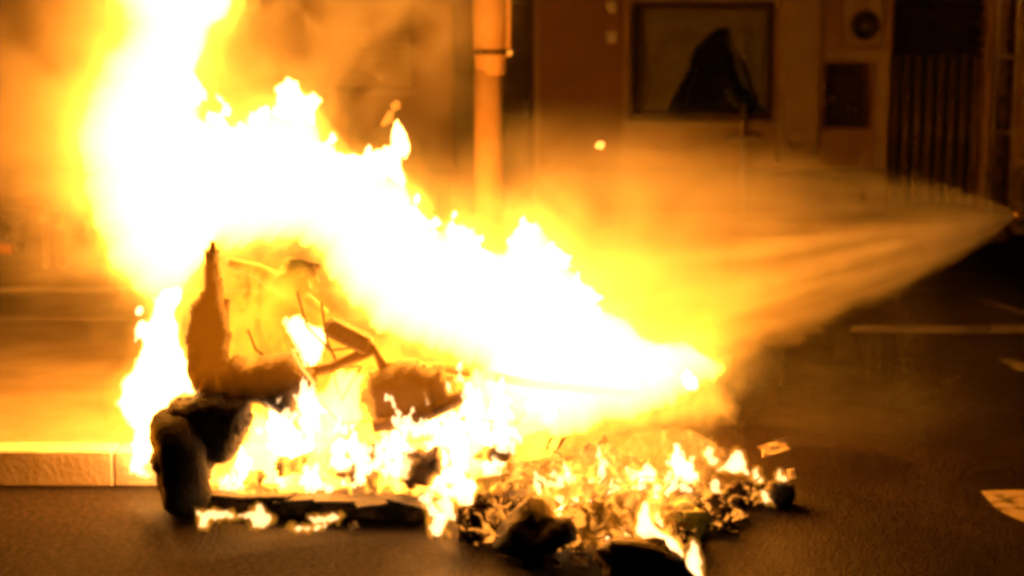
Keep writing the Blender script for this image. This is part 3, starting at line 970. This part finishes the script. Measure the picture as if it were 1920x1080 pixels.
lump('burnt_bag', 1462, 952, .06, .06, .045, M['char'], 'dark lump at the far right end of the rubbish', 'bag', 37)

def scrap(px, py, sx, sz, mat, label, name='paper_scrap', cat='paper', seed=0, lift=.06, tilt=.9):
    rr = random.Random(seed)
    g = G(px, py + 12)
    n_, m_ = 5, 4
    vs, fs = [], []
    E = Euler((tilt, rr.uniform(-.3, .3), rr.uniform(-.4, .4))).to_matrix()
    for lay in (0, .004):
        for j in range(m_):
            for i in range(n_):
                p = Vector(((i / (n_ - 1) - .5) * sx + rr.uniform(-.08, .08) * sx, (j / (m_ - 1) - .5) * sz, rr.uniform(-.08, .08) * sz + lay))
                vs.append(Vector((g.x, g.y, lift)) + E @ p)
    o = n_ * m_
    for j in range(m_ - 1):
        for i in range(n_ - 1):
            q = (j * n_ + i, j * n_ + i + 1, (j + 1) * n_ + i + 1, (j + 1) * n_ + i)
            fs.append(q); fs.append(tuple(o + k for k in reversed(q)))
    rim = [i for i in range(n_)] + [j * n_ + n_ - 1 for j in range(1, m_)] + [(m_ - 1) * n_ + i for i in range(n_ - 2, -1, -1)] + [j * n_ for j in range(m_ - 2, 0, -1)]
    for i in range(len(rim)):
        a, b = rim[i], rim[(i + 1) % len(rim)]
        fs.append((a, a + o, b + o, b))
    return tag(obj(name, vs, fs, mat), label, cat)
scrap(1450, 872, .11, .05, M['paper'], 'flat pale scrap at the top right of the rubbish', seed=1, lift=.09, tilt=.8)
scrap(1440, 930, .05, .06, M['paper'], 'small pale scrap low on the right end of the rubbish', seed=2, lift=.03)
scrap(1480, 898, .04, .04, M['paper'], 'tiny pale scrap at the very right tip of the rubbish', seed=3, lift=.04)
scrap(975, 966, .07, .022, M['paper'], 'thin pale strip between the two bags left of the heap', seed=4, lift=.1, tilt=1.2)
scrap(1035, 1058, .05, .035, M['paper'], 'crumpled pale scrap near the bottom edge, left of two', seed=5, lift=.03)
scrap(1085, 1058, .05, .03, M['paper'], 'crumpled pale scrap near the bottom edge, right of two', seed=6, lift=.03)
scrap(1400, 935, .09, .03, M['card'], 'brown card scrap in the middle of the right rubbish', 'card_scrap', 'cardboard', 7, .03)
scrap(662, 985, .03, .025, M['paper'], 'tiny pale scrap in front of the scorched board', seed=8, lift=.02)

# ------------------------------------------------------------------ fire
fm_core = flame_mat('white hot flame', 62)
fm_mid = flame_mat('bright flame', 16)
fm_soft = flame_mat('outer flame', 3.2)
fm_halo = flame_mat('halo glow', 1.1, (1.0, .36, .03))
fm_tongue = flame_mat('flame tongue', 130, (1, .48, .1))
fm_small = flame_mat('small flame', 240)
fm_bed = flicker_mat('licking flame bed', 0.2, 110, 12, .5, .68, .5, step=1.2)
fm_pile = flicker_mat('rubbish flames', .8, 24, 13, .5, .74, .6, col=(1.0, .33, .04), step=1.2)

fire = root('fire', G(760, 950), 'huge white-hot fire engulfing the scooter, tall flame at the left', 'fire')
def flame(name, polys, Y, front, back, R, mat, parent=fire, **k):
    Y = min(Y, G(960, max(p[1] for q in polys for p in q) + k.get('rough', 0)).y - .015)      # keep its foot above the road
    v, f = inflate(polys, Y, front, back, R, **k)
    return obj(name, v, f, mat, parent, True)

MAIN = [(300, -330), (235, -220), (212, -100), (222, 0), (238, 60), (216, 92), (196, 110), (190, 150), (166, 180), (150, 225), (148, 290), (163, 330), (160, 370), (185, 430), (200, 485), (240, 530), (282, 562), (300, 590),
        (322, 560), (345, 535), (372, 508), (388, 462), (425, 466), (500, 455), (560, 448), (602, 480), (645, 556), (700, 606), (762, 640), (832, 662), (880, 682), (905, 705), (918, 750), (950, 790), (1005, 798), (1062, 822), (1110, 806), (1132, 790),
        (1200, 780), (1280, 752), (1312, 722), (1352, 700), (1350, 682), (1300, 664), (1225, 650), (1182, 610), (1122, 580), (1092, 540), (1062, 490), (1034, 458), (1004, 422), (975, 432), (940, 482), (905, 470), (882, 430), (852, 426), (822, 440), (792, 420), (770, 370), (748, 340), (700, 330), (650, 305), (602, 282),
        (588, 230), (560, 205), (520, 205), (470, 215), (410, 238), (360, 215), (350, 175), (366, 100), (372, 52), (408, 40), (420, 0), (415, -100), (392, -250)]
flame('inner_flame', [MAIN], 5.62, .12, .58, 110, fm_core, rough=10, rscale=62, seed=2, meander=.06, cell=9)
flame('outer_flame', [MAIN], 5.66, .12, .55, 90, fm_soft, iso=-52, rough=16, rscale=75, rimw=.008, seed=6, meander=.06, cell=10, soft=True)
flame('middle_flame', [MAIN], 5.64, .12, .4, 75, flame_mat('yellow flame', 11), iso=-20, rough=14, rscale=80, seed=7, meander=.06, cell=9, soft=True, rimw=.008)
flame('glow_veil', [MAIN], 5.7, .2, .7, 150, fm_halo, iso=-110, rough=26, rscale=150, rimw=.012, seed=12, cell=14, soft=True)  # wide faint emission imitating the glow round the fire
# left streak down to the kerb
LEFT = [(300, 540), (290, 570), (268, 620), (262, 670), (240, 700), (218, 755), (240, 790), (255, 810), (250, 862), (268, 882), (284, 850), (300, 800), (322, 745), (372, 738), (352, 700), (332, 640), (326, 590), (345, 540)]
flame('flame_tongue', [LEFT], 5.25, .05, .12, 30, fm_mid if False else fm_tongue, rough=6, rscale=42, seed=14, cell=6)
flame('outer_flame', [LEFT], 5.27, .05, .16, 50, flame_mat('outer flame left', 9), iso=-26, rough=7, rscale=60, seed=15, cell=8, soft=True)
# peaks
flame('flame_tongue', [[(538, 142), (515, 172), (512, 215), (590, 235), (600, 182), (572, 176), (556, 152)]], 5.6, .06, .08, 22, fm_tongue, rough=7, rscale=34, seed=16, cell=5)
flame('flame_tongue', [[(745, 225), (735, 235), (728, 275), (690, 290), (650, 290), (650, 330), (760, 345), (752, 310), (766, 280), (758, 250)]], 5.6, .06, .08, 20, fm_tongue, rough=7, rscale=34, seed=17, cell=5)
flame('flame_tongue', [[(741, 186), (730, 196), (736, 210), (752, 205), (752, 190)], [(728, 204), (712, 232), (718, 240), (738, 228), (740, 212)]], 5.6, .03, .03, 10, fm_mid, cell=4, seed=18)
# seen through the scooter
flame('flame_tongue', [[(552, 585), (535, 600), (540, 630), (560, 650), (570, 690), (585, 720), (592, 690), (612, 655), (614, 620), (590, 612), (572, 600)]], 5.2, .04, .05, 16, fm_tongue, rough=7, rscale=30, seed=19, cell=5)
flame('glow_veil', [[(330, 540), (345, 520), (420, 470), (560, 455), (620, 540), (700, 620), (860, 680), (800, 700), (690, 720), (560, 690), (430, 690), (420, 740), (345, 740), (325, 640)]], 5.3, .1, .1, 50, flicker_mat('orange flame', 1.5, 11, 7, .38, .66, .7, (1, .42, .02), 1.2), seed=20, cell=8, soft=True, rough=8)
flame('glow_veil', [[(300, 560), (340, 470), (400, 430), (600, 480), (720, 600), (880, 660), (910, 760), (720, 830), (600, 760), (450, 745), (330, 745)]], 4.92, .05, .05, 60, flame_mat('thin glow in front', 3.2, (1, .22, .004)), seed=23, cell=9, soft=True, rough=10)  # emissive wash in front, tints the scooter orange-brown
# bed of flames under the scooter
BED = [(384, 882), (388, 915), (470, 932), (560, 938), (700, 926), (790, 945), (850, 935), (945, 925), (965, 850), (945, 780), (905, 690), (885, 690), (872, 762), (770, 792), (722, 806), (690, 778), (672, 742), (692, 702), (640, 690), (590, 742), (556, 772), (545, 796), (482, 760), (474, 800), (440, 868)]
flame('flame_bed', [BED], 5.08, .09, .12, 40, fm_bed, rough=5, rscale=40, seed=24, cell=8)
fm_in = flame_mat('bright inner flame', 110)
for k, pl in enumerate(([(590, 745), (640, 695), (690, 700), (672, 745), (680, 790), (640, 830), (600, 850), (560, 840), (550, 775)], [(880, 690), (930, 700), (960, 800), (930, 860), (890, 900), (866, 880), (880, 800)], [(470, 770), (520, 800), (560, 880), (520, 920), (440, 915), (400, 905), (450, 860)])):
    flame('inner_flame', [pl], 5.12, .05, .08, 24, fm_in, rough=8, rscale=40, seed=25 + k, cell=5)
flame('glow_veil', [BED], 5.1, .08, .25, 50, flame_mat('orange bed glow', 1.6, (1, .34, .03)), iso=-14, seed=26, cell=9, soft=True)
fm_heart = flame_mat('cream flame heart', 75, (1, .55, .22))
fm_sheath = flame_mat('orange flame sheath', 22, (1, .34, .02))
def lick(poly, Y, parent, seed, w=7, rough=3.0, rscale=20, thick=.018, sheath=True):
    Y = min(Y, G(960, max(p[1] for p in poly) + rough + 6).y - .01)
    o = flame('flame_tongue', [poly], Y, thick, thick * 1.3, w, fm_heart, parent=parent, rough=rough, rscale=rscale, seed=seed, cell=3.5)
    if not sheath: return
    v, f = inflate([poly], Y, thick * 1.4, thick * 1.8, w + 6, iso=-7, rough=rough, rscale=rscale * 1.3, seed=seed + 1, cell=4.5, soft=True)
    obj('flame_sheath', v, f, fm_sheath, o, True)
def tongue_poly(px, py, wd, ht, rr):
    lean = rr.uniform(-.35, .35) * ht * .6
    L_, R_2 = [], []
    for k in range(7):
        t = k / 6
        h = wd / 2 * (math.sin(math.pi * min(1, t * .8 + .22)) ** .8) * (1 - t) ** .55 + .6
        cx = px + lean * t * t + wd * .25 * math.sin(t * 4 + rr.uniform(0, 3))
        L_.append((cx - h * rr.uniform(.7, 1.2), py - ht * t)); R_2.append((cx + h * rr.uniform(.7, 1.2), py - ht * t))
    return L_ + R_2[::-1]
# along the foot of the board
for k, pl in enumerate(([(372, 962), (374, 988), (388, 990), (396, 974), (440, 972), (436, 962), (400, 958)], [(446, 968), (470, 972), (476, 990), (496, 986), (514, 974), (496, 960), (484, 946), (470, 962)], [(580, 970), (592, 982), (630, 976), (640, 966), (612, 968)], [(540, 988), (580, 987), (610, 986), (600, 992), (560, 994)])):
    lick(pl, 4.76, fire, 80 + 3 * k, 7, 4, 18, .009)
rr = random.Random(5)
pp = np.array(BED, float)
k = 0
while k < 52:
    px, py = rr.uniform(400, 950), rr.uniform(780, 938)
    if sdf_poly(np.array([px]), np.array([py]), BED)[0] < -2: continue
    ht = rr.uniform(35, 110)
    lick(tongue_poly(px, py, rr.uniform(22, 60), ht, rr), rr.uniform(4.9, 5.1), fire, 1000 + 3 * k, 10, 9, 24, .02, k % 4 == 0)
    k += 1
for k, (px, py, wd, ht) in enumerate(((815, 1000, 34, 70), (838, 975, 36, 90), (865, 950, 40, 100), (800, 965, 26, 60))):
    lick(tongue_poly(px, py, wd, ht, rr), 4.9, fire, 1500 + 3 * k, 9, 8, 22, .016)
# licks along the upper edges of the main fire
for k, (px, py, wd, ht) in enumerate(((385, 60, 50, 110), (360, 180, 40, 90), (420, 235, 60, 70), (480, 225, 50, 60), (620, 300, 60, 70), (690, 320, 50, 70), (790, 420, 50, 70), (860, 450, 60, 70), (910, 480, 50, 60), (985, 450, 60, 70), (1040, 480, 50, 60), (1100, 560, 50, 70), (1150, 636, 50, 50), (1225, 690, 50, 40), (1290, 712, 50, 40), (275, 640, 40, 80), (258, 780, 40, 90), (262, 870, 34, 80))):
    lick(tongue_poly(px, py + 20, wd, ht, rr), 5.45 if px > 300 or py < 500 else 5.2, fire, 2000 + 3 * k, 12, 10, 30, .035, False)

# rubbish fire
pile = root('rubbish_fire', G(1140, 990), 'low orange fire flickering over the rubbish heap', 'fire')
flame('flame_bed', [[(950, 840), (1000, 820), (1060, 850), (1120, 830), (1220, 815), (1310, 820), (1370, 850), (1330, 900), (1320, 940), (1240, 960), (1220, 1010), (1080, 1000), (1040, 960), (960, 950)]], 5.0, .12, .3, 45, fm_pile, parent=pile, rough=6, rscale=50, seed=30, cell=8)
flame('glow_veil', [[(940, 840), (1060, 840), (1120, 820), (1250, 800), (1390, 745), (1388, 800), (1310, 830), (1320, 900), (1240, 940), (960, 930)]], 5.15, .1, .3, 50, flame_mat('pile glow', 1.2, (1, .3, .015)), parent=pile, soft=True, seed=31, cell=9)
flame('glow_veil', [[(950, 850), (1120, 830), (1300, 840), (1330, 930), (1290, 1000), (1120, 1040), (980, 990)]], 4.62, .05, .06, 60, flicker_mat('orange heap wash', 1.0, 9, 10, .4, .66, .7, (1, .27, .012), 1.2), parent=pile, soft=True, rough=9, rscale=60, seed=35, cell=9)  # glowing orange wash hung before the heap to tint it
for i, pl in enumerate([
        [(1085, 925), (1052, 958), (1028, 975), (1046, 1006), (1068, 1024), (1060, 992), (1070, 962), (1084, 950)],
        [(1128, 978), (1170, 958), (1182, 978), (1160, 992), (1150, 1000)], [(1132, 1020), (1140, 1042), (1170, 1046), (1198, 1040), (1180, 1024), (1160, 1032)],
        [(1212, 935), (1196, 968), (1192, 1000), (1216, 1012), (1250, 1030), (1284, 1044), (1270, 1016), (1236, 995), (1222, 980)],
        [(1215, 868), (1200, 885), (1195, 900), (1225, 905), (1232, 888)], [(1155, 920), (1148, 945), (1162, 950)]]):
    lick(pl, 4.86, pile, 200 + 3 * i, 7, 3)
flame('outer_flame', [[(1100, 830), (1130, 790), (1290, 740), (1350, 676), (1360, 720), (1388, 760), (1380, 796), (1250, 808)]], 5.3, .06, .1, 50, flame_mat('yellow tail flame', 14), parent=pile, soft=True, rough=7, rscale=60, seed=33, cell=6)
for k in range(44):
    px = rr.uniform(960, 1320); py = rr.uniform(895, 1020) if px < 1260 else rr.uniform(860, 930)
    lick(tongue_poly(px, py, rr.uniform(14, 40), rr.uniform(18, 60), rr), rr.uniform(4.72, 5.0), pile, 300 + 3 * k, 7, 6, 18, .012, k % 3 == 0)
for k, (px, py, wd, ht) in enumerate(((1342, 930, 26, 34), (1420, 905, 22, 26), (1436, 942, 20, 24), (1465, 900, 16, 18), (1330, 870, 26, 40))):
    lick(tongue_poly(px, py, wd, ht, rr), 5.0, pile, 700 + 3 * k, 6, 5, 16, .01)
f1 = root('small_flame', G(1298, 1090), 'lone upright flame at the bottom edge right of the heap', 'flame')
lick([(1300, 1012), (1288, 1045), (1274, 1095), (1318, 1095), (1312, 1040)], 4.68, f1, 500, 12)
f2 = root('small_flame', G(1378, 900), 'little white flame burning on the right end of the rubbish', 'flame')
lick([(1380, 838), (1368, 866), (1345, 882), (1402, 888), (1394, 858)], 5.1, f2, 510, 10)

# a glowing scrap thrown up by the fire
for px, py, r, lab in ((1125, 272, .018, 'bright spark floating to the right of the street post'),):
    c = P(px, py, 5.9)
    tag(obj('spark', *chunk(c, r, r, r * .8, 60, .25), M['ember'], None), lab, 'spark')

# the light the flames give
def flame_light(px, py, Y, power, parent, radius=.14):
    ld = bpy.data.lights.new('flame_light', 'POINT')
    ld.energy = power
    ld.color = (1.0, .24, .004)
    ld.shadow_soft_size = radius
    o = bpy.data.objects.new('flame_light', ld)
    COL.objects.link(o)
    o.parent = parent
    o.location = P(px, py, Y) - wloc(parent)
K = .3
for px, py, Y, e in ((290, 120, 5.8, 120), (300, 380, 5.8, 120), (560, 360, 5.8, 120), (820, 540, 5.8, 120), (1060, 640, 5.8, 150), (1290, 660, 5.65, 170), (236, 800, 5.0, 46), (600, 830, 5.12, 14), (900, 830, 5.15, 14)):
    flame_light(px, py, Y, e * K, fire)
flame_light(1170, 900, 4.95, 20 * K, pile, .08)
